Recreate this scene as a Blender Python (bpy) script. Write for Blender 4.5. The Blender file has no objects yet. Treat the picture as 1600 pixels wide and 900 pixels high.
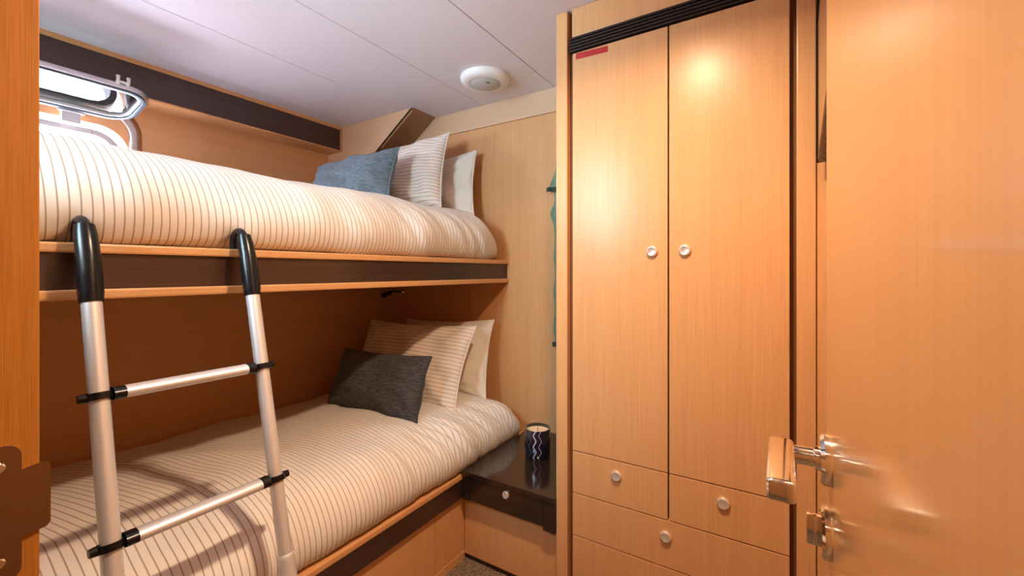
import bpy, bmesh, math, random
from mathutils import Vector, Matrix, noise
random.seed(4)
PI = math.pi
R = math.radians
scn = bpy.context.scene
C = scn.collection

# ------------------------------------------------------------------ camera
cam_d = bpy.data.cameras.new('camera')
cam_d.sensor_width = 36.0
cam_d.lens = 667.0 / 1600.0 * 36.0
cam_d.shift_y = -26.0 / 1600.0
cam_d.clip_start = 0.01
cam = bpy.data.objects.new('camera', cam_d)
cam.location = (0, 0, 1.075)
cam.rotation_euler = (R(90), 0, R(32.1))
C.objects.link(cam)
scn.camera = cam

# ------------------------------------------------------------------ world (bright overcast daylight outside the port light)
world = bpy.data.worlds.new('world')
scn.world = world
world.use_nodes = True
bg = world.node_tree.nodes['Background']
bg.inputs[0].default_value = (0.76, 0.80, 1.0, 1)
bg.inputs[1].default_value = 68.0

scn.view_settings.view_transform = 'Standard'
scn.view_settings.look = 'None'
scn.view_settings.gamma = 1.0
scn.view_settings.use_curve_mapping = False
scn.view_settings.exposure = -0.02

# recessed ceiling lamps of the cabin (fixtures are built further down at the same places)
LAMPS = [(-0.250, 0.625, 17.0, (1.0, 0.71, 0.46)),
         (-0.10, -0.50, 3.0, (1.0, 0.80, 0.58))]
CEIL = 1.895
for lx, ly, p, col in LAMPS:
    ld = bpy.data.lights.new('downlight_lamp', 'AREA')
    ld.shape = 'DISK'
    ld.size = 0.085
    ld.energy = p
    ld.spread = R(150)
    ld.color = col
    lo = bpy.data.objects.new('downlight_lamp', ld)
    lo.location = (lx, ly, CEIL - 0.010)
    C.objects.link(lo)

# daylight enters by the two port windows: sample the sky there
for loc, rot, sx, sy in (((-2.297, 0.375, 1.51), (0, R(-90), 0), 0.22, 0.50), ((-0.967, -0.297, 1.555), (R(90), 0, 0), 0.37, 0.56)):
    pd = bpy.data.lights.new('daylight_portal', 'AREA')
    pd.shape = 'RECTANGLE'
    pd.size, pd.size_y = sx, sy
    pd.cycles.is_portal = True
    po = bpy.data.objects.new('daylight_portal', pd)
    po.location = loc
    po.rotation_euler = rot
    C.objects.link(po)

# ------------------------------------------------------------------ materials
M = {}


def mat(name):
    m = bpy.data.materials.new(name)
    m.use_nodes = True
    nt = m.node_tree
    return m, nt, nt.nodes['Principled BSDF']


def plain(name, col, rough=0.5, metal=0.0, coat=0.0, spec=0.5, emit=None, bump=0.0, bscale=60):
    m, nt, b = mat(name)
    b.inputs['Base Color'].default_value = (*col, 1)
    b.inputs['Roughness'].default_value = rough
    b.inputs['Metallic'].default_value = metal
    b.inputs['Coat Weight'].default_value = coat
    b.inputs['Coat Roughness'].default_value = 0.08
    b.inputs['Specular IOR Level'].default_value = spec
    if emit:
        b.inputs['Emission Color'].default_value = (*emit[0], 1)
        b.inputs['Emission Strength'].default_value = emit[1]
    n = nt.nodes.new('ShaderNodeTexNoise')
    n.inputs['Scale'].default_value = bscale
    n.inputs['Detail'].default_value = 4
    tc = nt.nodes.new('ShaderNodeTexCoord')
    nt.links.new(tc.outputs['Object'], n.inputs['Vector'])
    # slight roughness variation keeps large plain faces from looking synthetic
    mr = nt.nodes.new('ShaderNodeMapRange')
    mr.inputs['To Min'].default_value = max(0.0, rough - 0.04)
    mr.inputs['To Max'].default_value = min(1.0, rough + 0.04)
    nt.links.new(n.outputs['Fac'], mr.inputs['Value'])
    nt.links.new(mr.outputs['Result'], b.inputs['Roughness'])
    if bump > 0:
        bp = nt.nodes.new('ShaderNodeBump')
        bp.inputs['Strength'].default_value = bump
        bp.inputs['Distance'].default_value = 0.002
        nt.links.new(n.outputs['Fac'], bp.inputs['Height'])
        nt.links.new(bp.outputs['Normal'], b.inputs['Normal'])
    M[name] = m
    return m


def wood(name, c1, c2, rough=0.35, axis='z', fine=260, coat=0.0, coat_rough=0.1, mixlow=0.3, spec=0.5):
    """straight grained veneer: noise stretched along one axis"""
    m, nt, b = mat(name)
    geo = nt.nodes.new('ShaderNodeNewGeometry')
    mp = nt.nodes.new('ShaderNodeMapping')
    sc = {'z': (1, 1, 0.012), 'y': (1, 0.012, 1), 'x': (0.012, 1, 1)}[axis]
    mp.inputs['Scale'].default_value = sc
    nt.links.new(geo.outputs['Position'], mp.inputs['Vector'])
    n1 = nt.nodes.new('ShaderNodeTexNoise')
    n1.inputs['Scale'].default_value = fine
    n1.inputs['Detail'].default_value = 3
    n2 = nt.nodes.new('ShaderNodeTexNoise')
    n2.inputs['Scale'].default_value = fine * 0.07
    n2.inputs['Detail'].default_value = 3
    for n in (n1, n2):
        nt.links.new(mp.outputs['Vector'], n.inputs['Vector'])
    mx = nt.nodes.new('ShaderNodeMath')
    mx.operation = 'MULTIPLY_ADD'
    mx.inputs[1].default_value = mixlow
    nt.links.new(n2.outputs['Fac'], mx.inputs[0])
    m2 = nt.nodes.new('ShaderNodeMath')
    m2.operation = 'MULTIPLY'
    m2.inputs[1].default_value = 1 - mixlow
    nt.links.new(n1.outputs['Fac'], m2.inputs[0])
    nt.links.new(m2.outputs[0], mx.inputs[2])
    cr = nt.nodes.new('ShaderNodeValToRGB')
    cr.color_ramp.elements[0].position = 0.33
    cr.color_ramp.elements[0].color = (*c1, 1)
    cr.color_ramp.elements[1].position = 0.67
    cr.color_ramp.elements[1].color = (*c2, 1)
    nt.links.new(mx.outputs[0], cr.inputs['Fac'])
    nt.links.new(cr.outputs['Color'], b.inputs['Base Color'])
    b.inputs['Roughness'].default_value = rough
    b.inputs['Specular IOR Level'].default_value = spec
    b.inputs['Coat Weight'].default_value = coat
    b.inputs['Coat Roughness'].default_value = coat_rough
    M[name] = m
    return m


def fabric(name, base, line=None, spacing=0.016, width=0.10, axis=0, rough=0.9, weave=0.25, warp=0.0, mottle=None):
    """woven cotton, optional thin pin stripes laid out in the UV map (metres)"""
    m, nt, b = mat(name)
    L = nt.links
    uv = nt.nodes.new('ShaderNodeUVMap')
    uv.uv_map = 'UVMap'
    col = None
    if line:
        sep = nt.nodes.new('ShaderNodeSeparateXYZ')
        L.new(uv.outputs['UV'], sep.inputs[0])
        src = sep.outputs[axis]
        dv = nt.nodes.new('ShaderNodeMath')
        dv.operation = 'DIVIDE'
        dv.inputs[1].default_value = spacing
        L.new(src, dv.inputs[0])
        fr = nt.nodes.new('ShaderNodeMath')
        fr.operation = 'FRACT'
        L.new(dv.outputs[0], fr.inputs[0])
        sub = nt.nodes.new('ShaderNodeMath')
        sub.operation = 'SUBTRACT'
        sub.inputs[1].default_value = 0.5
        L.new(fr.outputs[0], sub.inputs[0])
        ab = nt.nodes.new('ShaderNodeMath')
        ab.operation = 'ABSOLUTE'
        L.new(sub.outputs[0], ab.inputs[0])
        mr = nt.nodes.new('ShaderNodeMapRange')
        mr.interpolation_type = 'SMOOTHSTEP'
        mr.inputs['From Min'].default_value = width * 0.5 + 0.045
        mr.inputs['From Max'].default_value = width * 0.5 - 0.03
        L.new(ab.outputs[0], mr.inputs['Value'])
        mix = nt.nodes.new('ShaderNodeMix')
        mix.data_type = 'RGBA'
        mix.inputs[6].default_value = (*base, 1)
        mix.inputs[7].default_value = (*line, 1)
        L.new(mr.outputs['Result'], mix.inputs[0])
        col = mix.outputs[2]
    if mottle:
        mp = nt.nodes.new('ShaderNodeMapping')
        mp.inputs['Scale'].default_value = (45, 170, 1)
        L.new(uv.outputs['UV'], mp.inputs['Vector'])
        n = nt.nodes.new('ShaderNodeTexNoise')
        n.inputs['Scale'].default_value = 1.0
        n.inputs['Detail'].default_value = 5
        L.new(mp.outputs['Vector'], n.inputs['Vector'])
        cr = nt.nodes.new('ShaderNodeValToRGB')
        cr.color_ramp.elements[0].position = 0.3
        cr.color_ramp.elements[0].color = (*base, 1)
        cr.color_ramp.elements[1].position = 0.7
        cr.color_ramp.elements[1].color = (*mottle, 1)
        L.new(n.outputs['Fac'], cr.inputs['Fac'])
        col = cr.outputs['Color']
    if col is not None:
        L.new(col, b.inputs['Base Color'])
    else:
        b.inputs['Base Color'].default_value = (*base, 1)
    b.inputs['Roughness'].default_value = rough
    b.inputs['Specular IOR Level'].default_value = 0.2
    b.inputs['Sheen Weight'].default_value = 0.1
    wn = nt.nodes.new('ShaderNodeTexNoise')
    wn.inputs['Scale'].default_value = 900
    L.new(uv.outputs['UV'], wn.inputs['Vector'])
    bp = nt.nodes.new('ShaderNodeBump')
    bp.inputs['Strength'].default_value = weave
    bp.inputs['Distance'].default_value = 0.0008
    L.new(wn.outputs['Fac'], bp.inputs['Height'])
    L.new(bp.outputs['Normal'], b.inputs['Normal'])
    M[name] = m
    return m


wood('maple', (0.600, 0.308, 0.130), (0.690, 0.374, 0.172), rough=0.29, spec=0.30, fine=520)
wood('maple_y', (0.600, 0.308, 0.130), (0.690, 0.374, 0.172), rough=0.29, spec=0.30, fine=520, axis='y')
wood('maple_x', (0.600, 0.308, 0.130), (0.690, 0.374, 0.172), rough=0.29, spec=0.30, fine=520, axis='x')
wood('door_wood', (0.55, 0.285, 0.110), (0.61, 0.33, 0.135), rough=0.3, fine=180, coat=1.0, coat_rough=0.13)
wood('jamb_wood', (0.34, 0.125, 0.016), (0.50, 0.205, 0.034), rough=0.4, fine=950)
wood('tan_panel', (0.60, 0.40, 0.245), (0.66, 0.455, 0.29), rough=0.35, axis='x', fine=400)
wood('cream_panel', (0.70, 0.56, 0.43), (0.76, 0.62, 0.49), rough=0.35, axis='x')
wood('wenge', (0.034, 0.015, 0.010), (0.060, 0.028, 0.019), rough=0.28, axis='y', fine=200, coat=0.3, coat_rough=0.2)
wood('wenge_top', (0.014, 0.008, 0.006), (0.026, 0.014, 0.010), rough=0.16, axis='x', fine=200, coat=0.5, coat_rough=0.08)
wood('brown_board', (0.27, 0.145, 0.080), (0.31, 0.17, 0.095), rough=0.22, axis='x', fine=160, coat=0.4)
plain('groove_dark', (0.16, 0.058, 0.014), 0.6)
plain('ceiling_white', (0.75, 0.71, 0.765), 0.55, bump=0.06, bscale=250)
plain('seam_dark', (0.20, 0.16, 0.16), 0.8)
plain('white_plastic', (0.82, 0.80, 0.77), 0.4)
plain('grille_grey', (0.52, 0.51, 0.50), 0.6, bump=0.5, bscale=500)
plain('chrome', (0.86, 0.85, 0.83), 0.08, metal=1.0)
plain('slat_brown', (0.028, 0.014, 0.010), 0.55, spec=0.25)
plain('bezel_black', (0.008, 0.008, 0.008), 0.8, spec=0.1)
plain('knob_satin', (0.90, 0.89, 0.88), 0.25, metal=0.7)
plain('brushed_steel', (0.70, 0.70, 0.72), 0.32, metal=1.0)
plain('bronze_plate', (0.36, 0.25, 0.17), 0.30, metal=1.0)
plain('aluminium', (0.76, 0.76, 0.80), 0.40, metal=0.5)
plain('black_rubber', (0.007, 0.007, 0.009), 0.25, spec=0.35)
plain('black_plastic', (0.015, 0.015, 0.016), 0.4)
plain('black_gloss', (0.008, 0.008, 0.009), 0.06, coat=0.5)
plain('tv_back', (0.14, 0.10, 0.085), 0.5)
plain('gasket', (0.035, 0.06, 0.075), 0.45)
plain('port_white', (0.60, 0.57, 0.58), 0.3)
plain('tape_red', (0.42, 0.004, 0.006), 0.45)
plain('wax', (0.80, 0.60, 0.38), 0.55)
plain('wick', (0.05, 0.04, 0.03), 0.9)
plain('green_cloth', (0.17, 0.25, 0.16), 0.85, bump=0.4)
plain('green_dark', (0.03, 0.05, 0.035), 0.9, bump=0.4)
plain('lens', (1, 1, 1), 0.4, emit=((1.0, 0.80, 0.54), 30))
fabric('duvet_cloth', (0.80, 0.75, 0.71), (0.38, 0.305, 0.255), 0.0150, 0.14, axis=0)
fabric('pillow_stripe', (0.80, 0.73, 0.67), (0.56, 0.42, 0.33), 0.0165, 0.20, axis=1)
fabric('pillow_cream', (0.80, 0.73, 0.65))
fabric('blue_linen', (0.075, 0.115, 0.15), mottle=(0.20, 0.25, 0.29), weave=0.5)
fabric('charcoal_linen', (0.030, 0.033, 0.040), mottle=(0.105, 0.098, 0.10), weave=0.5)
fabric('blue_piping', (0.16, 0.23, 0.29))
fabric('charcoal_piping', (0.05, 0.05, 0.06))


def glass_mat():
    m, nt, b = mat('port_glass')
    nt.nodes.remove(b)
    out = nt.nodes['Material Output']
    tr = nt.nodes.new('ShaderNodeBsdfTransparent')
    tr.inputs[0].default_value = (0.78, 0.93, 0.90, 1)
    gl = nt.nodes.new('ShaderNodeBsdfGlossy')
    gl.inputs['Roughness'].default_value = 0.02
    fr = nt.nodes.new('ShaderNodeFresnel')
    fr.inputs[0].default_value = 1.5
    mx = nt.nodes.new('ShaderNodeMixShader')
    nt.links.new(fr.outputs[0], mx.inputs[0])
    nt.links.new(tr.outputs[0], mx.inputs[1])
    nt.links.new(gl.outputs[0], mx.inputs[2])
    nt.links.new(mx.outputs[0], out.inputs[0])
    M['port_glass'] = m


glass_mat()


def carpet_mat():
    m, nt, b = mat('carpet')
    geo = nt.nodes.new('ShaderNodeNewGeometry')
    v = nt.nodes.new('ShaderNodeTexVoronoi')
    v.inputs['Scale'].default_value = 130
    nt.links.new(geo.outputs['Position'], v.inputs['Vector'])
    cr = nt.nodes.new('ShaderNodeValToRGB')
    cr.color_ramp.elements[0].color = (0.34, 0.25, 0.17, 1)
    cr.color_ramp.elements[1].color = (0.13, 0.09, 0.06, 1)
    cr.color_ramp.elements[1].position = 0.8
    nt.links.new(v.outputs['Distance'], cr.inputs['Fac'])
    nt.links.new(cr.outputs['Color'], b.inputs['Base Color'])
    b.inputs['Roughness'].default_value = 0.95
    bp = nt.nodes.new('ShaderNodeBump')
    bp.inputs['Distance'].default_value = 0.003
    nt.links.new(v.outputs['Distance'], bp.inputs['Height'])
    nt.links.new(bp.outputs['Normal'], b.inputs['Normal'])
    M['carpet'] = m


carpet_mat()


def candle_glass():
    """black glass jar with wavy pale reflections put into the colour of its side"""
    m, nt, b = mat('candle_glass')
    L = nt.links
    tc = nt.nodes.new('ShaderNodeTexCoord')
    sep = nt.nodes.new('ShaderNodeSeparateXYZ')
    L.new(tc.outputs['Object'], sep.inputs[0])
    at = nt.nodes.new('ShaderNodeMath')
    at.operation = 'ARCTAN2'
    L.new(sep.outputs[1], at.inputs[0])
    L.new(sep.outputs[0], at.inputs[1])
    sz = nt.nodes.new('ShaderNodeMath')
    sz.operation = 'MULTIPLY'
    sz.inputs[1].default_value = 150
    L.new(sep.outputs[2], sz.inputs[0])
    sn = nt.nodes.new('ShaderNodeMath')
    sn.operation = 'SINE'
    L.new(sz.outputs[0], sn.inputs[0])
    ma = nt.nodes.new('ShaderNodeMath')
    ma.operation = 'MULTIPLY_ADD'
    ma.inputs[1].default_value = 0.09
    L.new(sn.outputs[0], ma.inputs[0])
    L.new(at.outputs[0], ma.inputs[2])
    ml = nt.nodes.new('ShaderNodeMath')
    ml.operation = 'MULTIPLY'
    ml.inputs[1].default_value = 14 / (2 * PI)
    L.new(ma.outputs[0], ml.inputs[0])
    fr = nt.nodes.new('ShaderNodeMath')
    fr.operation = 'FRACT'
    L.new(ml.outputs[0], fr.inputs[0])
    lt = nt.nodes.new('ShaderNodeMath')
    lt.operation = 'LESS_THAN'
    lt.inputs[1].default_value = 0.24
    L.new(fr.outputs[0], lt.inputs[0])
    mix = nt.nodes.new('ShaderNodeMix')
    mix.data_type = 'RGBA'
    # painted reflections: only a group of lines on the front of the jar
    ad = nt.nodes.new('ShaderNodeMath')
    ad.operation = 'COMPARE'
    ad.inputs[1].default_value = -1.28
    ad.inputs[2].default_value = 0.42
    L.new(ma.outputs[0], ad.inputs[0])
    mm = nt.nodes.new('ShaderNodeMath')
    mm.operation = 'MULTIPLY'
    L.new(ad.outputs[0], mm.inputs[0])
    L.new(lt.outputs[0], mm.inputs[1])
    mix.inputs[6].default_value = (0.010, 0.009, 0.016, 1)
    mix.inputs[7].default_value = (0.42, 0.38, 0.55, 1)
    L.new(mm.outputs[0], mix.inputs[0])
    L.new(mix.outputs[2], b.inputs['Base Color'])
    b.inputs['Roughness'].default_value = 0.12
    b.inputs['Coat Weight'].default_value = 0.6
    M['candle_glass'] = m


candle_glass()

# ------------------------------------------------------------------ object helpers
W = {}


def thing(name, loc, label=None, cat=None, group=None, kind=None):
    o = bpy.data.objects.new(name, None)
    o.empty_display_size = 0.05
    o.location = loc
    C.objects.link(o)
    W[o] = Vector(loc)
    tag(o, label, cat, group, kind)
    return o


def tag(o, label=None, cat=None, group=None, kind=None):
    if label: o['label'] = label
    if cat: o['category'] = cat
    if group: o['group'] = group
    if kind: o['kind'] = kind
    return o


def obj(name, bm, m, parent=None, smooth=False, center=None):
    """bm is in world coordinates; the object's origin goes to its own centre"""
    bmesh.ops.recalc_face_normals(bm, faces=bm.faces)
    co = [v.co.copy() for v in bm.verts]
    lo = Vector((min(c.x for c in co), min(c.y for c in co), min(c.z for c in co)))
    hi = Vector((max(c.x for c in co), max(c.y for c in co), max(c.z for c in co)))
    ctr = Vector(center) if center is not None else (lo + hi) / 2
    for v in bm.verts:
        v.co -= ctr
    if smooth:
        for f in bm.faces:
            f.smooth = True
    me = bpy.data.meshes.new(name)
    bm.to_mesh(me)
    bm.free()
    if smooth and smooth is not True:
        me.set_sharp_from_angle(angle=R(smooth))
    me.materials.append(M[m])
    o = bpy.data.objects.new(name, me)
    C.objects.link(o)
    W[o] = ctr
    if parent is not None:
        o.parent = parent
        o.location = ctr - W[parent]
    else:
        o.location = ctr
    return o


def bm_box(x0, x1, y0, y1, z0, z1, bev=0.0, seg=2, bm=None):
    b = bmesh.new()
    bmesh.ops.create_cube(b, size=1)
    for v in b.verts:
        v.co = Vector(((x0 + x1) / 2 + v.co.x * (x1 - x0), (y0 + y1) / 2 + v.co.y * (y1 - y0), (z0 + z1) / 2 + v.co.z * (z1 - z0)))
    if bev > 0:
        bmesh.ops.bevel(b, geom=b.edges[:], offset=bev, segments=seg, affect='EDGES', profile=0.6)
    if bm is None:
        return b
    merge(bm, b)
    return bm


def merge(bm, b):
    me = bpy.data.meshes.new('tmp')
    b.to_mesh(me)
    b.free()
    bm.from_mesh(me)
    bpy.data.meshes.remove(me)


def box(name, x0, x1, y0, y1, z0, z1, m, parent=None, bev=0.0015, seg=2):
    return obj(name, bm_box(x0, x1, y0, y1, z0, z1, bev, seg), m, parent, smooth=False)


def bm_lathe(prof, base, axis, n=32, bm=None):
    """prof: list of (radius, height along axis)"""
    bm = bm or bmesh.new()
    ax = Vector(axis).normalized()
    t = Vector((0, 0, 1)) if abs(ax.z) < 0.9 else Vector((1, 0, 0))
    e1 = ax.cross(t).normalized()
    e2 = ax.cross(e1)
    base = Vector(base)
    rings = []
    for r, h in prof:
        if r < 1e-6:
            rings.append([bm.verts.new(base + ax * h)])
        else:
            rings.append([bm.verts.new(base + ax * h + (e1 * math.cos(2 * PI * i / n) + e2 * math.sin(2 * PI * i / n)) * r) for i in range(n)])
    for a, b in zip(rings, rings[1:]):
        if len(a) == 1 and len(b) == 1:
            continue
        for i in range(n):
            j = (i + 1) % n
            if len(a) == 1:
                bm.faces.new((a[0], b[i], b[j]))
            elif len(b) == 1:
                bm.faces.new((a[i], a[j], b[0]))
            else:
                bm.faces.new((a[i], a[j], b[j], b[i]))
    return bm


def bm_tube(pts, rad, n=16, flat=(1, 1), bm=None, up=None):
    """tube along a polyline; rad a number or one per point; closed with caps"""
    bm = bm or bmesh.new()
    pts = [Vector(p) for p in pts]
    N = len(pts)
    rads = rad if isinstance(rad, (list, tuple)) else [rad] * N
    rings = []
    prev = None
    for i, p in enumerate(pts):
        d = (pts[min(i + 1, N - 1)] - pts[max(i - 1, 0)]).normalized()
        if prev is None:
            t = Vector(up) if up else (Vector((0, 0, 1)) if abs(d.z) < 0.9 else Vector((0, 1, 0)))
            e1 = (t - d * t.dot(d)).normalized()
        else:
            e1 = (prev - d * prev.dot(d)).normalized()
        prev = e1
        e2 = d.cross(e1)
        rings.append([bm.verts.new(p + (e1 * math.cos(2 * PI * k / n) * flat[0] + e2 * math.sin(2 * PI * k / n) * flat[1]) * rads[i]) for k in range(n)])
    for a, b in zip(rings, rings[1:]):
        for k in range(n):
            j = (k + 1) % n
            bm.faces.new((a[k], a[j], b[j], b[k]))
    bm.faces.new(rings[0])
    bm.faces.new(rings[-1])
    return bm


def catmull(pts, n):
    P = [Vector((*p, 0)) if len(p) == 2 else Vector(p) for p in pts]
    P = [P[0] * 2 - P[1]] + P + [P[-1] * 2 - P[-2]]
    dense = []
    for i in range(1, len(P) - 2):
        for k in range(24):
            t = k / 24
            a, b, c, d = P[i - 1], P[i], P[i + 1], P[i + 2]
            dense.append(0.5 * ((2 * b) + (c - a) * t + (2 * a - 5 * b + 4 * c - d) * t * t + (3 * b - a - 3 * c + d) * t ** 3))
    dense.append(P[-2])
    L = [0]
    for a, b in zip(dense, dense[1:]):
        L.append(L[-1] + (b - a).length)
    out = []
    j = 0
    for k in range(n):
        s = L[-1] * k / (n - 1)
        while j < len(L) - 2 and L[j + 1] < s:
            j += 1
        f = (s - L[j]) / max(1e-9, L[j + 1] - L[j])
        out.append(dense[j].lerp(dense[j + 1], min(1, f)))
    return out, L[-1]


def rrect(u0, u1, v0, v1, r, seg=8):
    """rounded rectangle outline, counter clockwise"""
    pts = []
    for cx, cy, a0 in ((u1 - r, v1 - r, 0), (u0 + r, v1 - r, 90), (u0 + r, v0 + r, 180), (u1 - r, v0 + r, 270)):
        for k in range(seg + 1):
            a = R(a0 + 90 * k / seg)
            pts.append((cx + r * math.cos(a), cy + r * math.sin(a)))
    return pts


def bm_prism(outline, f0, f1):
    """outline of 2D points, f0/f1 map a 2D point to 3D (both faces)"""
    bm = bmesh.new()
    a = [bm.verts.new(f0(p)) for p in outline]
    b = [bm.verts.new(f1(p)) for p in outline]
    n = len(outline)
    bm.faces.new(a)
    bm.faces.new(b)
    for i in range(n):
        j = (i + 1) % n
        bm.faces.new((a[i], a[j], b[j], b[i]))
    return bm


def bm_ring(outer, inner, f0, f1):
    bm = bmesh.new()
    n = len(outer)
    oa = [bm.verts.new(f0(p)) for p in outer]
    ob = [bm.verts.new(f1(p)) for p in outer]
    ia = [bm.verts.new(f0(p)) for p in inner]
    ib = [bm.verts.new(f1(p)) for p in inner]
    for i in range(n):
        j = (i + 1) % n
        bm.faces.new((oa[i], oa[j], ia[j], ia[i]))
        bm.faces.new((ob[i], ob[j], ib[j], ib[i]))
        bm.faces.new((oa[i], oa[j], ob[j], ob[i]))
        bm.faces.new((ia[i], ia[j], ib[j], ib[i]))
    return bm


# ------------------------------------------------------------------ room shell
XW = -2.24      # window wall above the upper bunk
XL = -1.95      # lining behind the lower bunk
YH = 1.722      # head wall
XR = 0.105      # right wall
YF = 0.127      # room side of the doorway wall

YB = -0.25       # wall at the foot of the bunks
fl = tag(box('floor', -2.3, 0.9, YB - 0.05, YH + 0.05, -0.05, 0, 'carpet', bev=0),
         'brown flecked carpet on the cabin floor', 'floor', kind='structure')

box('corridor_floor', -0.765, 0.9, -1.1, YB - 0.05, -0.05, 0, 'carpet', fl, bev=0)

# ceiling: backing board with long panels, open joints between them
ce = tag(box('ceiling', -2.3, 0.9, YB - 0.05, YH + 0.05, CEIL + 0.006, CEIL + 0.05, 'seam_dark', bev=0),
         'white panelled ceiling with thin dark joints', 'ceiling', kind='structure')
seams = [-2.28, -2.02, -1.634, -1.242, -0.849, -0.470, -0.085, 0.30, 0.88]
for a, b in zip(seams, seams[1:]):
    box('ceiling_panel', a + 0.0013, b - 0.0013, YB - 0.05, YH - 0.001, CEIL, CEIL + 0.0062, 'ceiling_white', ce, bev=0.001, seg=1)
box('corridor_panel', -0.765, 0.9, -1.1, YB - 0.051, CEIL, CEIL + 0.05, 'ceiling_white', ce, bev=0)

# head wall, with the cream board along its top
wb = tag(box('wall_back', XW - 0.06, 0.2, YH, YH + 0.05, 0, CEIL, 'maple', bev=0),
         'light wood veneer wall at the head of the bunks', 'wall', kind='structure')
box('top_board', XW, -0.605, YH - 0.012, YH, 1.788, CEIL, 'tan_panel', wb, bev=0.003)

# window wall with rounded port opening
WY0, WY1, WZ0, WZ1 = 0.090, 0.685, 1.395, 1.745
cy, cz = (WY0 + WY1) / 2, (WZ0 + WZ1) / 2
y0, y1, z0, z1 = YB - 0.05, YH, 1.0, CEIL
angs = sorted([2 * PI * k / 96 for k in range(96)] + [math.atan2(sz - cz, sy - cy) % (2 * PI) for sy in (y0, y1) for sz in (z0, z1)])


def ray_rr(a, u0, u1, v0, v1, r):
    """point of a rounded rectangle hit by a ray from the port's centre"""
    du, dv = math.cos(a), math.sin(a)
    hu, hv = (u1 - u0) / 2, (v1 - v0) / 2
    lo, hi = 0, 2.0
    for _ in range(40):
        t = (lo + hi) / 2
        x, y = abs(du * t), abs(dv * t)
        qx, qy = x - hu + r, y - hv + r
        d = math.hypot(max(qx, 0), max(qy, 0)) + min(max(qx, qy), 0) - r
        if d < 0: lo = t
        else: hi = t
    return ((u0 + u1) / 2 + du * t, (v0 + v1) / 2 + dv * t)


def ray_rect(a):
    du, dv = math.cos(a), math.sin(a)
    t = min(((y1 - cy) if du > 0 else (y0 - cy)) / du if abs(du) > 1e-9 else 9,
            ((z1 - cz) if dv > 0 else (z0 - cz)) / dv if abs(dv) > 1e-9 else 9)
    return (cy + du * t, cz + dv * t)


wl = tag(obj('wall_left', bm_ring([ray_rect(a) for a in angs], [ray_rr(a, WY0, WY1, WZ0, WZ1, 0.115) for a in angs],
                                  lambda p: (XW, *p), lambda p: (XW - 0.06, *p)), 'maple_y'),
         'light wood hull lining beside the upper bunk', 'wall', kind='structure')
wh = tag(box('wall_hull', XL - 0.04, XL, YB - 0.05, YH, 0, 0.98, 'maple_y', bev=0),
         'light wood hull lining behind the lower bunk', 'wall', kind='structure')
box('ledge', XW - 0.06, XL, YB - 0.05, YH, 0.98, 1.0, 'maple_y', wh, bev=0)

tag(box('wall_right', XR, XR + 0.05, YF - 0.09, YH, 0, CEIL, 'maple', bev=0),
    'wood veneer wall behind the open door', 'wall', kind='structure')
XJ = -0.720
# wall at the foot of the bunks with its own small port, seen only as light and reflections
W2 = (-1.15, -0.785, 1.28, 1.83)
wx0, wx1 = XW - 0.06, XJ - 0.045
# rectangles around the port, so that the wall stays a plain board with a hole
bm = bmesh.new()
bm_box(wx0, W2[0], YB - 0.05, YB, 0, CEIL, bm=bm)
bm_box(W2[1], wx1, YB - 0.05, YB, 0, CEIL, bm=bm)
bm_box(W2[0], W2[1], YB - 0.05, YB, 0, W2[2], bm=bm)
bm_box(W2[0], W2[1], YB - 0.05, YB, W2[3], CEIL, bm=bm)
wf = tag(obj('wall_front', bm, 'cream_panel'), 'pale wall at the foot of the bunks', 'wall', kind='structure')
we = tag(box('wall_entry', XJ - 0.045, XJ - 0.005, -1.05, YF - 0.004, 0, CEIL, 'maple', bev=0),
         'wood wall beside the cabin doorway', 'wall', kind='structure')
box('wall_return', 0.098, 0.9, YF - 0.09, YF - 0.004, 0, CEIL, 'maple', we, bev=0)
w2 = thing('window_2', (-0.967, YB, W2[2]), 'small port window at the foot of the bunks', 'window', kind='structure')
obj('frame', bm_ring(rrect(W2[0] - 0.015, W2[1] + 0.015, W2[2] - 0.015, W2[3] + 0.015, 0.06, 8), rrect(W2[0] + 0.02, W2[1] - 0.02, W2[2] + 0.02, W2[3] - 0.02, 0.045, 8),
                     lambda p: (p[0], YB - 0.052, p[1]), lambda p: (p[0], YB + 0.008, p[1])), 'port_white', w2)
obj('glass_pane', bm_prism(rrect(W2[0] + 0.018, W2[1] - 0.018, W2[2] + 0.018, W2[3] - 0.018, 0.045, 8), lambda p: (p[0], YB - 0.030, p[1]), lambda p: (p[0], YB - 0.024, p[1])), 'port_glass', w2)
# corridor outside the doorway, behind the photographer
wc = tag(box('wall_corridor', -0.765, 0.9, -1.1, -1.05, 0, CEIL, 'maple', bev=0),
         'wood corridor wall across from the doorway', 'wall', kind='structure')
box('corridor_end', 0.85, 0.9, -1.05, YF - 0.09, 0, CEIL, 'maple', wc, bev=0)

# door jamb with strike plate
jb = tag(box('trim_1', XJ - 0.045, XJ, YF - 0.15, YF, 0, CEIL, 'jamb_wood', bev=0.001),
         'orange wood door jamb at the left edge of the view', 'jamb', kind='structure')


def sc44(y, z):
    return (y * 1.44, 1.075 + (z - 1.075) * 1.44)


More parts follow.
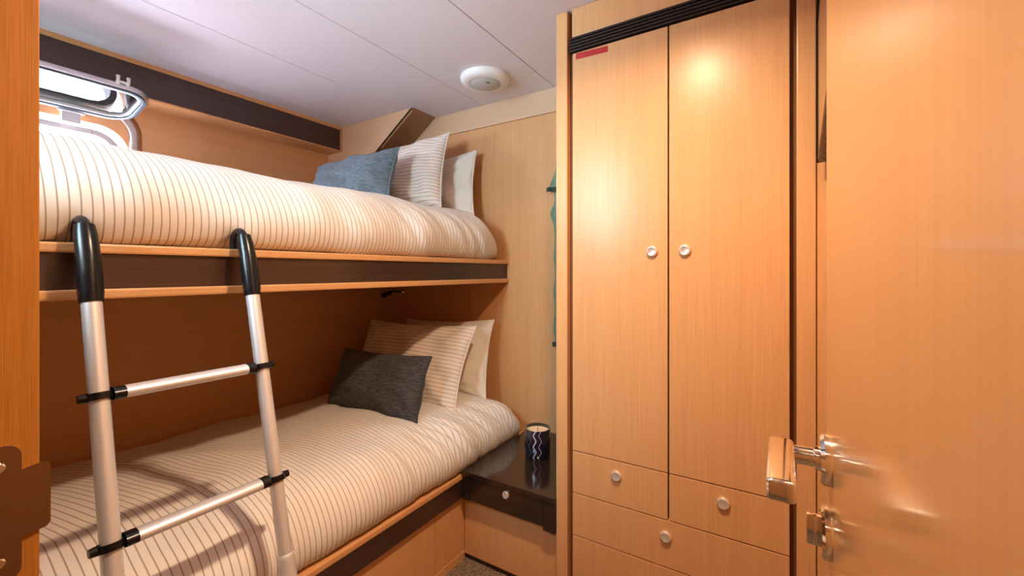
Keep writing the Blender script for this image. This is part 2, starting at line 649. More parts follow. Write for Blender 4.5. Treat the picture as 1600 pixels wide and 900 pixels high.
# strike plate: rounded plate with a lip that passes the edge of the jamb
out = [sc44(*p) for p in rrect(0.046, 0.0785, 0.838, 0.942, 0.009, 6) + [(0.0785, 0.868), (0.0920, 0.871), (0.0940, 0.874), (0.0940, 0.920), (0.0920, 0.9235), (0.0785, 0.921)]]
hc, hz = sc44(0.0585, 0.890)
sp = obj('strike_plate', bm_ring(out, [(hc + 0.0125 * max(-1, min(1, (p[0] - hc) / 0.014)), hz + 0.029 * max(-1, min(1, (p[1] - hz) / 0.043))) for p in out],
                                 lambda p: (XJ + 0.0002, *p), lambda p: (XJ + 0.0024, *p)), 'bronze_plate', jb)
sp['label'] = 'bronze strike plate'
box('latch_pocket', XJ + 0.0003, XJ + 0.0008, hc - 0.0124, hc + 0.0124, hz - 0.0289, hz + 0.0289, 'black_plastic', sp, bev=0)
for zz in (0.926, 0.854):
    yy, zz = sc44(0.0665, zz)
    obj('screw', bm_lathe([(0.006, 0), (0.006, 0.0008), (0.0048, 0.0019), (0, 0.0019)], (XJ + 0.0020, yy, zz), (1, 0, 0), 16), 'chrome', sp, smooth=30)

# beam above the port: dark fascia with a pale lip, closed underneath
bmn = thing('trim_2', (-2.17, 0.9, 1.759), 'dark brown beam along the ceiling above the port window', 'beam', kind='structure')
box('fascia', -2.134, -2.116, YB, 1.535, 1.762, 1.878, 'wenge', bmn, bev=0.002)
box('edge_strip', -2.134, -2.110, YB, 1.546, 1.878, CEIL, 'maple_y', bmn, bev=0.002)
box('end_strip', -2.134, -2.110, 1.535, 1.546, 1.759, 1.878, 'maple', bmn, bev=0.002)
box('soffit', XW, -2.118, YB, 1.546, 1.756, 1.764, 'maple_y', bmn, bev=0.001)

# boxed in corner at the head of the upper bunk: pale face, sloping brown underside
tr3 = thing('trim_3', (-1.9, 1.63, 1.42), 'boxed-in ceiling corner with sloping brown underside above the upper pillows', 'boxing', kind='structure')
oy = 1.546
obj('face_panel', bm_prism([(XW, CEIL), (-1.556, CEIL), (-1.575, 1.882 - 0.004), (XW, 1.428)],
                           lambda p: (p[0], oy, p[1]), lambda p: (p[0], oy + 0.012, p[1])), 'tan_panel', tr3)
obj('sloping_panel', bm_prism([(-1.553, CEIL), (XW, 1.424), (XW, 1.436), (-1.570, CEIL)],
                              lambda p: (p[0], oy, p[1]), lambda p: (p[0], YH, p[1])), 'brown_board', tr3)

# ------------------------------------------------------------------ port window, pane swung up and in
wn = thing('window_1', (XW, cy, WZ0), 'silver port window with its glass pane hinged up', 'window', kind='structure')
INN = (0.150, 0.598, 1.440, 1.600, 0.070)


def ring_part(name, o, i, xa, xb, m, parent, bev=0.003):
    bm = bm_ring(rrect(*o, 12), rrect(*i, 12), lambda p: (xa, *p), lambda p: (xb, *p))
    bmesh.ops.recalc_face_normals(bm, faces=bm.faces)
    if bev:
        ed = [e for e in bm.edges if len(e.link_faces) == 2 and e.calc_face_angle(0) > 0.9]
        bmesh.ops.bevel(bm, geom=ed, offset=bev, segments=3, affect='EDGES', profile=0.5)
    return obj(name, bm, m, parent, smooth=40)


ring_part('recess_lining', (WY0, WY1, WZ0, WZ1, 0.115), (INN[0] - 0.03, INN[1] + 0.05, INN[2] - 0.02, INN[3] + 0.05, 0.10), XW - 0.055, XW - 0.020, 'maple_y', wn, 0.002)
ring_part('outer_ring', (WY0 + 0.012, WY1 - 0.014, WZ0 + 0.01, WZ1 - 0.016, 0.105), (WY0 + 0.032, WY1 - 0.038, WZ0 + 0.03, WZ1 - 0.040, 0.09), XW - 0.022, XW + 0.006, 'brushed_steel', wn, 0.006)
ring_part('inner_frame', (INN[0] - 0.022, INN[1] + 0.022, INN[2] - 0.02, INN[3] + 0.022, 0.088), INN, XW - 0.060, XW + 0.004, 'port_white', wn, 0.003)
for yy in (0.22, 0.35, 0.53):
    obj('frame_screw', bm_lathe([(0.004, 0), (0.004, 0.002), (0, 0.0028)], (XW + 0.004, yy, INN[3] + 0.010), (1, 0, 0), 12), 'chrome', wn, smooth=40)

TH = R(11)
HX, HZ = XW + 0.022, 1.678


def pl(p, n):
    """pane plane: p = (y, distance from the hinge)"""
    return (HX + p[1] * math.cos(TH) - n * math.sin(TH), p[0], HZ + p[1] * math.sin(TH) + n * math.cos(TH))


PY0, PY1, PL = 0.110, 0.640, 0.262
sash = thing('opening_pane', pl((0.41, 0.13), 0))
sash.parent = wn
sash.location = Vector(pl((0.41, 0.13), 0)) - W[wn]


def pane_ring(name, inset_o, inset_i, n0, n1, m, ro, bev=0.003):
    o = (PY0 + inset_o, PY1 - inset_o, 0.0 + inset_o, PL - inset_o, ro - inset_o)
    i = (PY0 + inset_i, PY1 - inset_i, 0.0 + inset_i, PL - inset_i, ro - inset_i)
    bm = bm_ring(rrect(*o, 12), rrect(*i, 12), lambda p: pl(p, n0), lambda p: pl(p, n1))
    bmesh.ops.recalc_face_normals(bm, faces=bm.faces)
    if bev:
        ed = [e for e in bm.edges if len(e.link_faces) == 2 and e.calc_face_angle(0) > 0.9]
        bmesh.ops.bevel(bm, geom=ed, offset=bev, segments=3, affect='EDGES', profile=0.5)
    return obj(name, bm, m, sash, smooth=40)


pane_ring('sash_frame', 0.0, 0.020, -0.008, 0.010, 'brushed_steel', 0.085)
pane_ring('gasket', 0.007, 0.021, -0.0135, -0.006, 'gasket', 0.085, 0.0015)
pane_ring('inner_rim', 0.0235, 0.030, -0.0095, 0.004, 'port_white', 0.085, 0.001)
obj('glass_pane', bm_prism(rrect(PY0 + 0.018, PY1 - 0.018, 0.018, PL - 0.018, 0.067, 12), lambda p: pl(p, -0.001), lambda p: pl(p, 0.005)), 'port_glass', sash)
for yy in (0.545, 0.20):
    # twin lugged latch on the free edge
    bm = bmesh.new()
    for q in (-0.014, 0.014):
        bm_tube([pl((yy + q, PL - 0.008), 0.004), pl((yy + q, PL + 0.008), 0.010), pl((yy + q, PL + 0.012), 0.018), pl((yy + q, PL + 0.012), 0.028)], [0.0055, 0.0055, 0.005, 0.0062], 12, bm=bm)
    bm_tube([pl((yy - 0.014, PL + 0.008), 0.010), pl((yy + 0.014, PL + 0.008), 0.010)], 0.004, 12, bm=bm)
    obj('latch', bm, 'white_plastic', sash, smooth=50)
for yy in (0.47, 0.22):
    hg = box('hinge', HX - 0.018, HX + 0.006, yy - 0.026, yy + 0.026, HZ - 0.055, HZ - 0.006, 'port_white', wn, bev=0.004)
    obj('hinge_pin', bm_tube([(HX + 0.004, yy - 0.036, HZ - 0.012), (HX + 0.004, yy + 0.036, HZ - 0.012)], 0.0055, 14), 'brushed_steel', hg, smooth=50)

# ------------------------------------------------------------------ upper bunk
ub = thing('upper_bunk', (-1.6, 0.9, 1.02), 'upper bunk shelf with dark front board between two pale wood strips', 'bunk')
box('base_board', XW, -1.125, YB, YH, 1.025, 1.040, 'maple_y', ub, bev=0.001)
box('mattress_board', XW, -1.125, YB, YH, 1.100, 1.127, 'maple_y', ub, bev=0.001)
box('front_board', -1.125, -1.107, YB, YH - 0.001, 1.041, 1.109, 'wenge', ub, bev=0.001)
box('edge_strip', -1.150, -1.098, YB, YH - 0.001, 1.109, 1.128, 'maple_y', ub, bev=0.004)
box('edge_strip', -1.150, -1.098, YB, YH - 0.001, 1.022, 1.041, 'maple_y', ub, bev=0.004)

# ------------------------------------------------------------------ lower bunk
lb = thing('lower_bunk', (-1.5, 0.9, 0), 'lower bunk base with black rail over pale wood panels', 'bunk')
box('mattress_board', XL, -1.0, YB, YH, 0.300, 0.322, 'maple_y', lb, bev=0.001)
box('edge_strip', -1.020, -0.984, YB, YH - 0.001, 0.312, 0.330, 'maple_y', lb, bev=0.004)
box('front_rail', -1.010, -0.988, YB, YH - 0.001, 0.243, 0.312, 'wenge', lb, bev=0.001)
for a, b in ((YB, 0.60), (0.602, 1.100), (1.102, 1.262)):
    box('base_panel', -1.030, -1.002, a, b, 0.030, 0.243, 'maple', lb, bev=0.0015)
box('plinth', -1.030, -1.000, YB, 1.262, 0.0, 0.030, 'maple_y', lb, bev=0.001)


# ------------------------------------------------------------------ duvets
def duvet(name, prof, ya, yb, ctr, head_r, folds, m, label, warp):
    nu, nv = 96, 300
    P, LEN = catmull(prof, nu)
    bm = bmesh.new()
    uvl = bm.loops.layers.uv.new('UVMap')
    rows = []
    UV = {}
    for j in range(nv):
        s = j / (nv - 1)
        # more rows near the head end
        y = ya + (yb - ya) * s
        d1 = yb - y
        k = 1.0
        if d1 < head_r:
            k = math.sqrt(max(0.0, 1 - (1 - d1 / head_r) ** 2))
        d0 = y - ya
        if d0 < 0.06:
            k = min(k, math.sqrt(max(0.0, 1 - (1 - d0 / 0.06) ** 2)))
        row = []
        for i, p in enumerate(P):
            x, z = p.x, p.y
            zb = prof[0][1]
            zz = zb + (z - zb) * (0.50 + 0.50 * k)
            xx = ctr + (x - ctr) * (0.93 + 0.07 * k)
            # slopes and folds
            t = P[min(i + 1, nu - 1)] - P[max(i - 1, 0)]
            n = Vector((-t.y, t.x)).normalized()
            if n.dot(Vector((x - ctr, z - zb - 0.05))) < 0: n = -n
            arc = LEN * i / (nu - 1)
            edge = min(1.0, arc / 0.03) * min(1.0, (LEN - arc) / 0.06)
            dsp = folds(xx, y, zz, arc) * edge
            xx += n.x * dsp
            zz += n.y * dsp
            v = bm.verts.new((xx, y, zz))
            UV[v] = (y + warp(x, y, arc), arc)
            row.append(v)
        rows.append(row)
    for a, b in zip(rows, rows[1:]):
        for i in range(nu - 1):
            f = bm.faces.new((a[i], a[i + 1], b[i + 1], b[i]))
            for l in f.loops: l[uvl].uv = UV[l.vert]
    for r in (rows[0], rows[-1]):
        f = bm.faces.new(r)
        for l in f.loops: l[uvl].uv = UV[l.vert]
    for a, b in zip(rows, rows[1:]):
        f = bm.faces.new((a[0], b[0], b[-1], a[-1]))
        for l in f.loops: l[uvl].uv = UV[l.vert]
    o = obj(name, bm, m, smooth=60)
    return tag(o, label, 'duvet')


def nz(*a):
    return noise.noise(Vector(a))


def folds_up(x, y, z, arc):
    d = 0.015 * nz(x * 3, y * 3.2, 1.0) + 0.006 * nz(x * 9, y * 8, 5.0)
    if arc < 0.30:
        w = math.sin(PI * min(1, arc / 0.30))
        h = max(0.0, min(1.0, (y - 0.9) / 0.5))
        d += w * (0.004 + 0.013 * h) * nz(y * 24 + arc * 12, arc * 3, 9.0)
        d += w * 0.014 * nz(y * 6, arc * 4, 3.0)
    # dents where the ladder hooks press in
    for hy in (0.243, 0.517):
        d -= 0.016 * math.exp(-((y - hy) / 0.022) ** 2) * math.exp(-((arc - 0.02) / 0.05) ** 2)
    return d


def folds_lo(x, y, z, arc):
    d = 0.018 * nz(x * 3, y * 3, 11.0) + 0.008 * nz(x * 7, y * 9, 15.0)
    if arc < 0.34:
        w = math.sin(PI * min(1, arc / 0.34))
        h = max(0.0, min(1.0, (y - 0.75) / 0.6))
        d += w * (0.004 + 0.022 * h) * nz(y * 20 + arc * 14 * h, arc * 2, 19.0)
        d += w * h * 0.012 * nz(y * 45 + arc * 20, arc * 4, 29.0)
        d += w * 0.016 * nz(y * 5, arc * 3, 23.0)
    d += 0.005 * math.exp(-((y - 0.55 - (x + 1.5) * 0.5) / 0.05) ** 2) * math.exp(-((x + 1.5) / 0.25) ** 2)
    return d


duvet('upper_duvet', [(-1.165, 1.129), (-1.122, 1.140), (-1.103, 1.190), (-1.115, 1.250), (-1.165, 1.312), (-1.27, 1.358), (-1.45, 1.380), (-1.80, 1.372),
                      (-2.08, 1.355), (-2.185, 1.325), (-2.222, 1.25), (-2.20, 1.135), (-2.15, 1.129)], YB + 0.004, 1.695, -1.66, 0.17, folds_up, 'duvet_cloth',
      'white pinstriped duvet tucked in on the upper bunk', lambda x, y, a: 0.010 * nz(x * 4, y * 3, 2) - 0.05 * max(0, 0.25 - a))
duvet('lower_duvet', [(-1.030, 0.332), (-0.995, 0.340), (-0.978, 0.385), (-0.992, 0.440), (-1.045, 0.492), (-1.16, 0.522), (-1.36, 0.530), (-1.62, 0.512),
                      (-1.80, 0.485), (-1.90, 0.462), (-1.935, 0.425), (-1.935, 0.340), (-1.90, 0.332)], YB + 0.004, 1.655, -1.46, 0.15, folds_lo, 'duvet_cloth',
      'white pinstriped duvet tucked in on the lower bunk', lambda x, y, a: 0.025 * nz(x * 2.2, y * 1.8, 7) + 0.16 * max(0, -x - 1.25) - 0.04 * max(0, 0.25 - a))


# ------------------------------------------------------------------ pillows
def pillow(name, w, h, T, bot, lean, yaw, roll, m, label, cat, group, piping=None, seed=0, ears=0.06, sag=0.0):
    n, k = 44, 34
    bm = bmesh.new()
    uvl = bm.loops.layers.uv.new('UVMap')
    Mx = Matrix.Translation(Vector(bot)) @ Matrix.Rotation(R(yaw), 4, 'Z') @ Matrix.Rotation(R(-lean), 4, 'X') @ Matrix.Rotation(R(roll), 4, 'Y')
    grids = []
    UV = {}

    def outline(u, v):
        x = u * w / 2 * (1 - ears * (1 - v * v))
        z = h / 2 + v * h / 2 * (1 - ears * 1.3 * (1 - u * u))
        z -= sag * (1 - v) * 0.0
        return x, z
    for side in (-1, 1):
        g = []
        for j in range(k + 1):
            row = []
            for i in range(n + 1):
                u, v = -math.cos(PI * i / n), -math.cos(PI * j / k)
                rim = i in (0, n) or j in (0, k)
                if side == 1 and rim:
                    row.append(grids[0][j][i])
                    continue
                x, z = outline(u, v)
                th = max(0.0, (1 - abs(u) ** 2.6) * (1 - abs(v) ** 2.6)) ** 0.48
                # heavier filling low down
                th *= 1.0 - 0.16 * v
                wr = 0.022 * nz(u * 2.6 + seed, v * 2.2, side * 2.0) + 0.007 * nz(u * 8, v * 7 + seed, side)
                # creases that run in from the corners
                cu, cv = abs(u), abs(v)
                ang = math.atan2(1.02 - cv, 1.02 - cu)
                rad = math.hypot(1.02 - cv, 1.02 - cu)
                wr += 0.006 * math.sin(ang * 9 + seed + 2 * side) * math.exp(-(rad / 0.45) ** 2)
                y = side * (T / 2 * th + wr * min(1, th * 2))
                p = Mx @ Vector((x, y, z))
                vv = bm.verts.new(p)
                UV[vv] = (x, z)
                row.append(vv)
            g.append(row)
        grids.append(g)
    for g in grids:
        for j in range(k):
            for i in range(n):
                q = (g[j][i], g[j][i + 1], g[j + 1][i + 1], g[j + 1][i])
                try:
                    f = bm.faces.new(q)
                except ValueError:
                    continue
                for l in f.loops: l[uvl].uv = UV[l.vert]
    edge = []
    for i in range(n): edge.append((-math.cos(PI * i / n), -1))
    for j in range(k): edge.append((1, -math.cos(PI * j / k)))
    for i in range(n): edge.append((math.cos(PI * i / n), 1))
    for j in range(k): edge.append((-1, math.cos(PI * j / k)))
    edge.append(edge[0])
    o = obj(name, bm, m, smooth=True)
    tag(o, label, cat, group)
    if piping:
        obj('piping', bm_tube([Mx @ Vector((outline(u, v)[0] * 1.003, 0, outline(u, v)[1])) for u, v in edge], 0.0032, 8), piping, o, smooth=True)
    return o


G = 'pillows propped at the head of the bunks'
pillow('bed_pillow', 0.56, 0.355, 0.12, (-1.398, 1.555, 0.490), 15, 0, -3, 'pillow_cream', 'plain cream pillow against the wall on the lower bunk', 'pillow', G, 'pillow_cream', 1)
pillow('bed_pillow', 0.66, 0.375, 0.15, (-1.445, 1.330, 0.490), 25, 1, -1, 'pillow_stripe', 'striped white pillow behind the charcoal cushion, lower bunk', 'pillow', G, 'pillow_stripe', 2)
pillow('cushion', 0.48, 0.245, 0.14, (-1.375, 1.130, 0.512), 22, 4, -1, 'charcoal_linen', 'charcoal grey linen cushion on the lower bunk', 'cushion', 'linen cushions', 'charcoal_piping', 3)
pillow('bed_pillow', 0.58, 0.325, 0.11, (-1.52, 1.620, 1.325), 6, 0, -2, 'pillow_cream', 'plain cream pillow against the wall on the upper bunk', 'pillow', G, 'pillow_cream', 4)
pillow('bed_pillow', 0.60, 0.375, 0.15, (-1.585, 1.425, 1.345), 15, 4, -4, 'pillow_stripe', 'striped white pillow behind the blue cushion, upper bunk', 'pillow', G, 'pillow_stripe', 5)
pillow('cushion', 0.50, 0.25, 0.14, (-1.63, 1.205, 1.365), 20, 5, -4, 'blue_linen', 'blue grey linen cushion on the upper bunk', 'cushion', 'linen cushions', 'blue_piping', 6)

# ------------------------------------------------------------------ ladder
ld = thing('bunk_ladder', (-0.80, 0.382, 0), 'aluminium bunk ladder with black hooks hung on the upper bunk', 'ladder')


def rail_x(z):
    return -1.036 + (1.031 - z) * 0.243


for y in (0.245, 0.518):
    obj('rail', bm_tube([(rail_x(1.04), y, 1.04), (rail_x(0.44), y, 0.44)], 0.0142, 24), 'aluminium', ld, smooth=50)
    obj('lower_sleeve', bm_tube([(rail_x(z), y, z) for z in (0.470, 0.466, 0.462, 0.02)], [0.0150, 0.0168, 0.0172, 0.0172], 24), 'aluminium', ld, smooth=40)
    obj('rubber_foot', bm_lathe([(0, 0), (0.022, 0), (0.023, 0.004), (0.021, 0.045), (0.018, 0.05)], (rail_x(0.022), y, 0.0), (0, 0, 1), 20), 'black_rubber', ld, smooth=40)
    # rubber grip runs up the rail, then the hook bends over onto the bunk edge
    gp = [(rail_x(1.020), y, 1.020), (rail_x(1.028), y, 1.028), (rail_x(1.036), y, 1.036), (rail_x(1.075), y, 1.075), (rail_x(1.11), y, 1.11), (-1.066, y, 1.140), (-1.073, y, 1.158)]
    grip = obj('grip', bm_tube(gp, [0.0162, 0.0172, 0.0180, 0.0178, 0.0172, 0.0165, 0.0145], 24), 'black_rubber', ld, smooth=40)
    hk = []
    for k in range(13):
        a = PI * k / 12
        hk.append((-1.096 + 0.024 * math.cos(a), y, 1.146 + 0.024 * math.sin(a)))
    hk.append((-1.120, y, 1.129))
    obj('hook', bm_tube(hk, 0.0090, 14, flat=(1.0, 1.0)), 'black_rubber', grip, smooth=50)
for z in (0.860, 0.622, 0.385, 0.147):
    rx = rail_x(z)
    rg = obj('rung', bm_tube([(rx, 0.262, z), (rx, 0.50, z)], 0.0132, 20, flat=(0.85, 1.25)), 'aluminium', ld, smooth=50)
    for y, s in ((0.245, 1), (0.518, -1)):
        ax = Vector((0.243, 0, -1)).normalized()
        r0 = 0.0152 if z > 0.45 else 0.0192
        bm = bm_lathe([(r0, -0.006), (r0 + 0.0035, -0.006), (r0 + 0.0035, 0.006), (r0, 0.006), (r0, -0.006)], (rx, y, z), ax, 24)
        bm_tube([(rx, y + s * 0.017, z), (rx, y + s * 0.034, z)], [0.0138, 0.0136], 16, flat=(0.85, 1.25), bm=bm)
        # short tail of the clip behind the rail
        bm_tube([(rx, y - s * 0.014, z), (rx, y - s * 0.027, z)], [0.0085, 0.0070], 12, bm=bm)
        obj('rung_clip', bm, 'black_rubber', rg, smooth=40)

# ------------------------------------------------------------------ wardrobe
YW = 1.23
wd = thing('wardrobe', (-0.27, 1.4, 0), 'tall built-in maple wardrobe with two doors and drawers below', 'wardrobe')


def knob(x, z, y, parent, m='knob_satin'):
    return obj('knob', bm_lathe([(0.0150, 0), (0.0155, 0.002), (0.0155, 0.005), (0.0135, 0.0085), (0.0115, 0.0092), (0.0085, 0.0080), (0, 0.0080)], (x, y, z), (0, -1, 0), 28), m, parent, smooth=40)


box('carcass', -0.575, XR - 0.002, YW + 0.0205, YH - 0.001, 0.001, CEIL - 0.001, 'groove_dark', wd, bev=0)
box('side_post', -0.605, -0.566, YW - 0.001, YW + 0.05, 0.001, CEIL - 0.001, 'maple', wd, bev=0.003)
box('side_panel', -0.605, -0.590, YW + 0.05, YH - 0.001, 0.001, CEIL - 0.001, 'maple', wd, bev=0.001)
box('side_post', 0.034, 0.0725, YW - 0.001, YW + 0.05, 0.001, CEIL - 0.001, 'maple', wd, bev=0.003)
box('filler_strip', 0.0745, XR - 0.002, YW + 0.004, YW + 0.02, 0.001, CEIL - 0.001, 'maple', wd, bev=0.001)
box('header_panel', -0.550, 0.022, YW, YW + 0.02, 1.806, CEIL - 0.001, 'maple', wd, bev=0.001)
vg = box('vent_grille', -0.556, 0.026, YW + 0.012, YW + 0.022, 1.757, 1.805, 'black_plastic', wd, bev=0)
for k in range(5):
    zz = 1.7585 + k * 0.0095
    box('slat', -0.556, 0.026, YW - 0.006, YW + 0.012, zz, zz + 0.0055, 'slat_brown', vg, bev=0.0012)
XG = -0.261
d1 = box('door', -0.548, XG - 0.0022, YW, YW + 0.02, 0.5175, 1.754, 'maple', wd, bev=0.0012)
knob(-0.305, 1.131, YW, d1)
d2 = box('door', XG + 0.0022, 0.020, YW, YW + 0.02, 0.5175, 1.754, 'maple', wd, bev=0.0012)
knob(-0.218, 1.132, YW, d2)
w1 = box('drawer', -0.548, XG - 0.0022, YW, YW + 0.02, 0.3865, 0.5145, 'maple', wd, bev=0.0012)
knob(-0.408, 0.473, YW, w1)
w2 = box('drawer', XG + 0.0022, 0.020, YW, YW + 0.02, 0.3865, 0.5145, 'maple', wd, bev=0.0012)
knob(-0.124, 0.474, YW, w2)
w3 = box('drawer', -0.548, 0.020, YW, YW + 0.02, 0.2545, 0.3835, 'maple', wd, bev=0.0012)
knob(-0.268, 0.340, YW, w3)
w4 = box('drawer', -0.548, 0.020, YW, YW + 0.02, 0.075, 0.2515, 'maple', wd, bev=0.0012)
knob(-0.268, 0.190, YW, w4)
box('toe_board', -0.560, 0.030, YW + 0.012, YW + 0.021, 0.001, 0.072, 'wenge', wd, bev=0.001)

tp = obj('red_tape', bm_prism([(-0.537, 1.752), (-0.434, 1.7475), (-0.434, 1.730), (-0.537, 1.733)], lambda p: (p[0], YW - 0.0006, p[1]), lambda p: (p[0], YW, p[1])), 'tape_red')
tag(tp, 'strip of red tape stuck to the top of the left wardrobe door', 'tape')

# ------------------------------------------------------------------ night stand
ns = thing('nightstand', (-0.80, 1.48, 0), 'low black nightstand with one drawer between lower bunk and wardrobe', 'nightstand')
box('top', -0.983, -0.607, YW - 0.010, YH - 0.001, 0.334, 0.350, 'wenge_top', ns, bev=0.002)
dr = box('drawer', -0.948, -0.652, YW - 0.004, YW + 0.016, 0.247, 0.333, 'wenge_top', ns, bev=0.001)
knob(-0.792, 0.312, YW - 0.004, dr).scale = (0.85, 0.85, 0.85)
box('side_block', -0.983, -0.950, YW - 0.006, YH - 0.001, 0.244, 0.333, 'wenge_top', ns, bev=0.001)
box('side_block', -0.650, -0.607, YW - 0.006, YH - 0.001, 0.236, 0.333, 'wenge_top', ns, bev=0.001)
box('drawer_box', -0.949, -0.651, YW + 0.016, YH - 0.001, 0.247, 0.332, 'wenge_top', ns, bev=0)
box('base_panel', -1.000, -0.607, YW + 0.030, YW + 0.048, 0.022, 0.2425, 'maple', ns, bev=0.001)
box('toe_board', -1.000, -0.607, YW + 0.040, YW + 0.060, 0.0, 0.022, 'wenge', ns, bev=0)

# candle
cd = thing('candle', (-0.809, 1.479, 0.350), 'cream candle in a black jar with painted-in wavy pale reflections on the nightstand', 'candle')
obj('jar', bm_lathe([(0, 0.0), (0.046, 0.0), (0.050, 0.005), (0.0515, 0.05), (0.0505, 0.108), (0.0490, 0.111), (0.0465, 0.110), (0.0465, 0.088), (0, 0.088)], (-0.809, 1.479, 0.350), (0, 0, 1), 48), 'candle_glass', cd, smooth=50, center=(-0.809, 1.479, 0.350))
obj('wax', bm_lathe([(0, 0.0885), (0.0462, 0.0885), (0.0462, 0.099), (0.040, 0.097), (0, 0.097)], (-0.809, 1.479, 0.350), (0, 0, 1), 40), 'wax', cd, smooth=50)
obj('wick', bm_tube([(-0.809, 1.479, 0.446), (-0.809, 1.480, 0.455), (-0.807, 1.481, 0.460)], 0.0012, 8), 'wick', cd, smooth=True)

# ------------------------------------------------------------------ ceiling unit and downlights
cs = thing('ceiling_sensor', (-1.056, 1.47, CEIL), 'round white unit with grey grille on the ceiling near the wardrobe', 'ceiling unit')
c0 = (-1.056, 1.47, CEIL)
obj('housing', bm_lathe([(0.102, 0), (0.104, 0.006), (0.101, 0.018), (0.092, 0.026), (0.080, 0.029), (0.066, 0.029), (0.066, 0.024), (0, 0.024)], c0, (0, 0, -1), 56), 'white_plastic', cs, smooth=35)
gr = obj('grille', bm_lathe([(0.064, 0.024), (0.063, 0.030), (0.050, 0.036), (0.025, 0.040), (0, 0.041)], c0, (0, 0, -1), 48), 'grille_grey', cs, smooth=35)
obj('indicator', bm_tube([(-1.030, 1.440, CEIL - 0.036), (-1.020, 1.452, CEIL - 0.036)], 0.0035, 10), 'black_plastic', gr, smooth=40)

names = ['recessed ceiling downlight in front of the wardrobe', 'recessed ceiling downlight in the corridor']
for (lx, ly, p, col), nm in zip(LAMPS, names):
    dl = thing('downlight', (lx, ly, CEIL), nm, 'downlight')
    obj('bezel', bm_lathe([(0.040, 0), (0.052, 0), (0.052, 0.003), (0.048, 0.006), (0.040, 0.006), (0.040, 0)], (lx, ly, CEIL), (0, 0, -1), 32), 'chrome', dl, smooth=35)
    obj('lens', bm_lathe([(0, 0.001), (0.0398, 0.001), (0.0398, 0.004), (0, 0.005)], (lx, ly, CEIL), (0, 0, -1), 32), 'lens', dl, smooth=35)

# ------------------------------------------------------------------ small reading lamp under the upper bunk
rl = thing('reading_lamp', (-1.815, YH, 0.955), 'small dark reading lamp on the wall beneath the upper bunk', 'lamp')
obj('wall_plate', bm_lathe([(0.016, 0), (0.017, 0.004), (0.013, 0.010), (0.006, 0.012), (0, 0.012)], (-1.815, YH, 0.958), (0, -1, 0), 24), 'chrome', rl, smooth=40)
obj('stem', bm_tube([(-1.815, YH - 0.012, 0.958), (-1.820, YH - 0.034, 0.962), (-1.838, YH - 0.042, 0.962), (-1.862, YH - 0.044, 0.956)], 0.0045, 12), 'black_plastic', rl, smooth=50)
obj('head', bm_tube([(-1.858, YH - 0.044, 0.959), (-1.866, YH - 0.044, 0.955), (-1.915, YH - 0.046, 0.938), (-1.922, YH - 0.046, 0.936)], [0.007, 0.011, 0.014, 0.012], 16), 'black_plastic', rl, smooth=40)

# ------------------------------------------------------------------ green cloth hanging in the gap beside the wardrobe
gc = thing('hanging_cloth', (-0.77, YH - 0.02, 0.74), 'green cloth hanging on the wall in the gap beside the wardrobe post', 'cloth')


def cloth(name, left, z0, z1, m, off, amp, right=-0.70):
    bm = bmesh.new()
    nzv, nx = 60, 26
    front, back = [], []
    for j in range(nzv + 1):
        z = z0 + (z1 - z0) * j / nzv
        xl = left(z)
        a, b = [], []
        for i in range(nx + 1):
            x = xl + (right - xl) * i / nx
            y = YH - off - amp * (0.6 + 0.4 * math.sin(x * 150 + 3 * nz(x * 5, z * 3, 1)))
            a.append(bm.verts.new((x, y, z)))
            b.append(bm.verts.new((x, y + 0.003, z)))
        front.append(a)
        back.append(b)
    for g in (front, back):
        for j in range(nzv):
            for i in range(nx):
                bm.faces.new((g[j][i], g[j][i + 1], g[j + 1][i + 1], g[j + 1][i]))
    for j in range(nzv):
        bm.faces.new((front[j][0], front[j + 1][0], back[j + 1][0], back[j][0]))
        bm.faces.new((front[j][nx], front[j + 1][nx], back[j + 1][nx], back[j][nx]))
    for i in range(nx):
        bm.faces.new((front[0][i], front[0][i + 1], back[0][i + 1], back[0][i]))
        bm.faces.new((front[nzv][i], front[nzv][i + 1], back[nzv][i + 1], back[nzv][i]))
    return obj(name, bm, m, gc, smooth=60)


cloth('upper_fold', lambda z: -0.872 + max(0, z - 1.43) * 0.36, 1.445, 1.62, 'green_cloth', 0.022, 0.012)
cloth('upper_hem', lambda z: -0.878 + 0.004 * math.sin(z * 900), 1.428, 1.447, 'green_dark', 0.024, 0.014)
cloth('lower_fold', lambda z: -0.849 - 0.018 * math.exp(-((z - 1.335) / 0.035) ** 2) - 0.003 * math.sin(z * 40), 0.760, 1.44, 'green_cloth', 0.012, 0.008)
cloth('lower_hem', lambda z: -0.856, 0.741, 0.762, 'green_dark', 0.013, 0.009)
obj('hook', bm_tube([(-0.76, YH, 1.635), (-0.76, YH - 0.03, 1.630), (-0.76, YH - 0.045, 1.642)], 0.004, 10), 'chrome', gc, smooth=50)

# ------------------------------------------------------------------ television on the right wall
tv = thing('television', (0.09, 0.92, 1.323), 'flat black television on the right wall beside the wardrobe', 'television')
A = Vector((0.070, 1.200, 0))
B = Vector((0.049, 0.650, 0))
e = (A - B).normalized()
nrm = Vector((e.y, -e.x, 0))          # away from the room
TZ0, TZ1 = 1.323, 1.650


def tvbox(name, s0, s1, n0, n1, z0, z1, m, parent, bev=0.001):
    bm = bm_box(s0, s1, n0, n1, z0, z1, bev)
    for v in bm.verts:
        s, n, z = v.co
        v.co = B + e * s + nrm * n + Vector((0, 0, z))
    return obj(name, bm, m, parent, smooth=35)


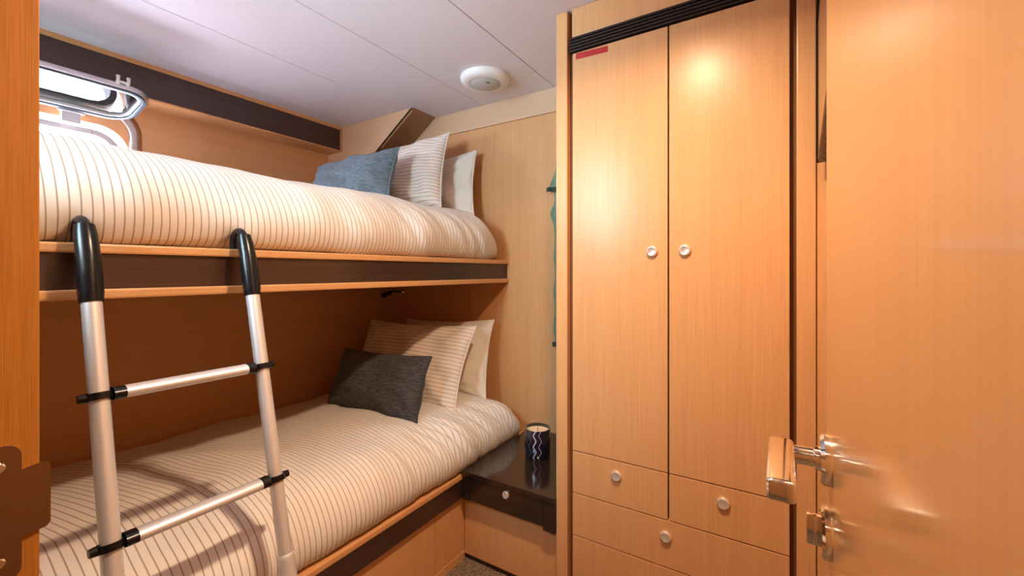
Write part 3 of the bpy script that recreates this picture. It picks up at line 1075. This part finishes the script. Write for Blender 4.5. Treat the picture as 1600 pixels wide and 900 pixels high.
LT = (A - B).length
tvbox('back_cover', 0.0, LT, 0.004, 0.030, TZ0, TZ1, 'tv_back', tv, 0.002)
tvbox('screen', 0.012, LT - 0.012, 0.0025, 0.0042, TZ0 + 0.004, TZ1 - 0.012, 'black_gloss', tv, 0)
tvbox('bezel_side', LT - 0.012, LT, 0.0, 0.006, TZ0, TZ1, 'bezel_black', tv, 0.001)
tvbox('bezel_side', 0.0, 0.012, 0.0, 0.006, TZ0, TZ1, 'bezel_black', tv, 0.001)
tvbox('bezel_top', 0.012, LT - 0.012, 0.0, 0.006, TZ1 - 0.012, TZ1, 'bezel_black', tv, 0.001)
for k in range(9):
    s = 0.04 + k * 0.058
    tvbox('vent_slot', s, s + 0.012, 0.010, 0.024, TZ0 - 0.0006, TZ0 + 0.002, 'black_plastic', tv, 0)
tvbox('wall_bracket', 0.20, 0.36, 0.029, 0.040, TZ0 + 0.08, TZ1 - 0.08, 'black_plastic', tv, 0.001)

# ------------------------------------------------------------------ cabin door, swung open against the right wall
XD = 0.045
do = thing('door_1', (XD + 0.02, 0.10, 0.0), 'glossy wood cabin door standing open at the right', 'door', kind='structure')
box('door_leaf', XD, XD + 0.040, 0.070, 0.602, 0.008, CEIL - 0.012, 'door_wood', do, bev=0.002)
HY, HZ2 = 0.556, 0.877
hn = obj('handle_rosette', bm_lathe([(0, 0), (0.0265, 0), (0.027, 0.002), (0.027, 0.006), (0.024, 0.0095), (0.014, 0.0105), (0, 0.0105)], (XD, HY, HZ2), (-1, 0, 0), 40), 'chrome', do, smooth=35)
hn['label'] = 'chrome lever handle'
obj('neck', bm_lathe([(0.0125, 0.010), (0.0125, 0.014), (0.0098, 0.015), (0.0098, 0.042), (0, 0.042)], (XD, HY, HZ2), (-1, 0, 0), 28), 'chrome', hn, smooth=35)
# lever: a flat bar that runs back along the door
bm = bm_box(XD - 0.056, XD - 0.032, HY - 0.098, HY + 0.012, HZ2 - 0.011, HZ2 + 0.012, 0.005, 3)
for v in bm.verts:
    t = max(0, (HY - v.co.y)) / 0.098
    v.co.z = HZ2 + (v.co.z - HZ2) * (1 - 0.12 * t) - 0.003 * t
obj('lever', bm, 'chrome', hn, smooth=35)
TZ = 0.801
tt = obj('lock_rosette', bm_lathe([(0, 0), (0.0265, 0), (0.027, 0.002), (0.027, 0.006), (0.024, 0.0085), (0, 0.009)], (XD, HY, TZ), (-1, 0, 0), 40), 'chrome', do, smooth=35)
obj('thumb_turn', bm_box(XD - 0.021, XD - 0.008, HY - 0.004, HY + 0.004, TZ - 0.016, TZ + 0.016, 0.002), 'chrome', tt, smooth=35)
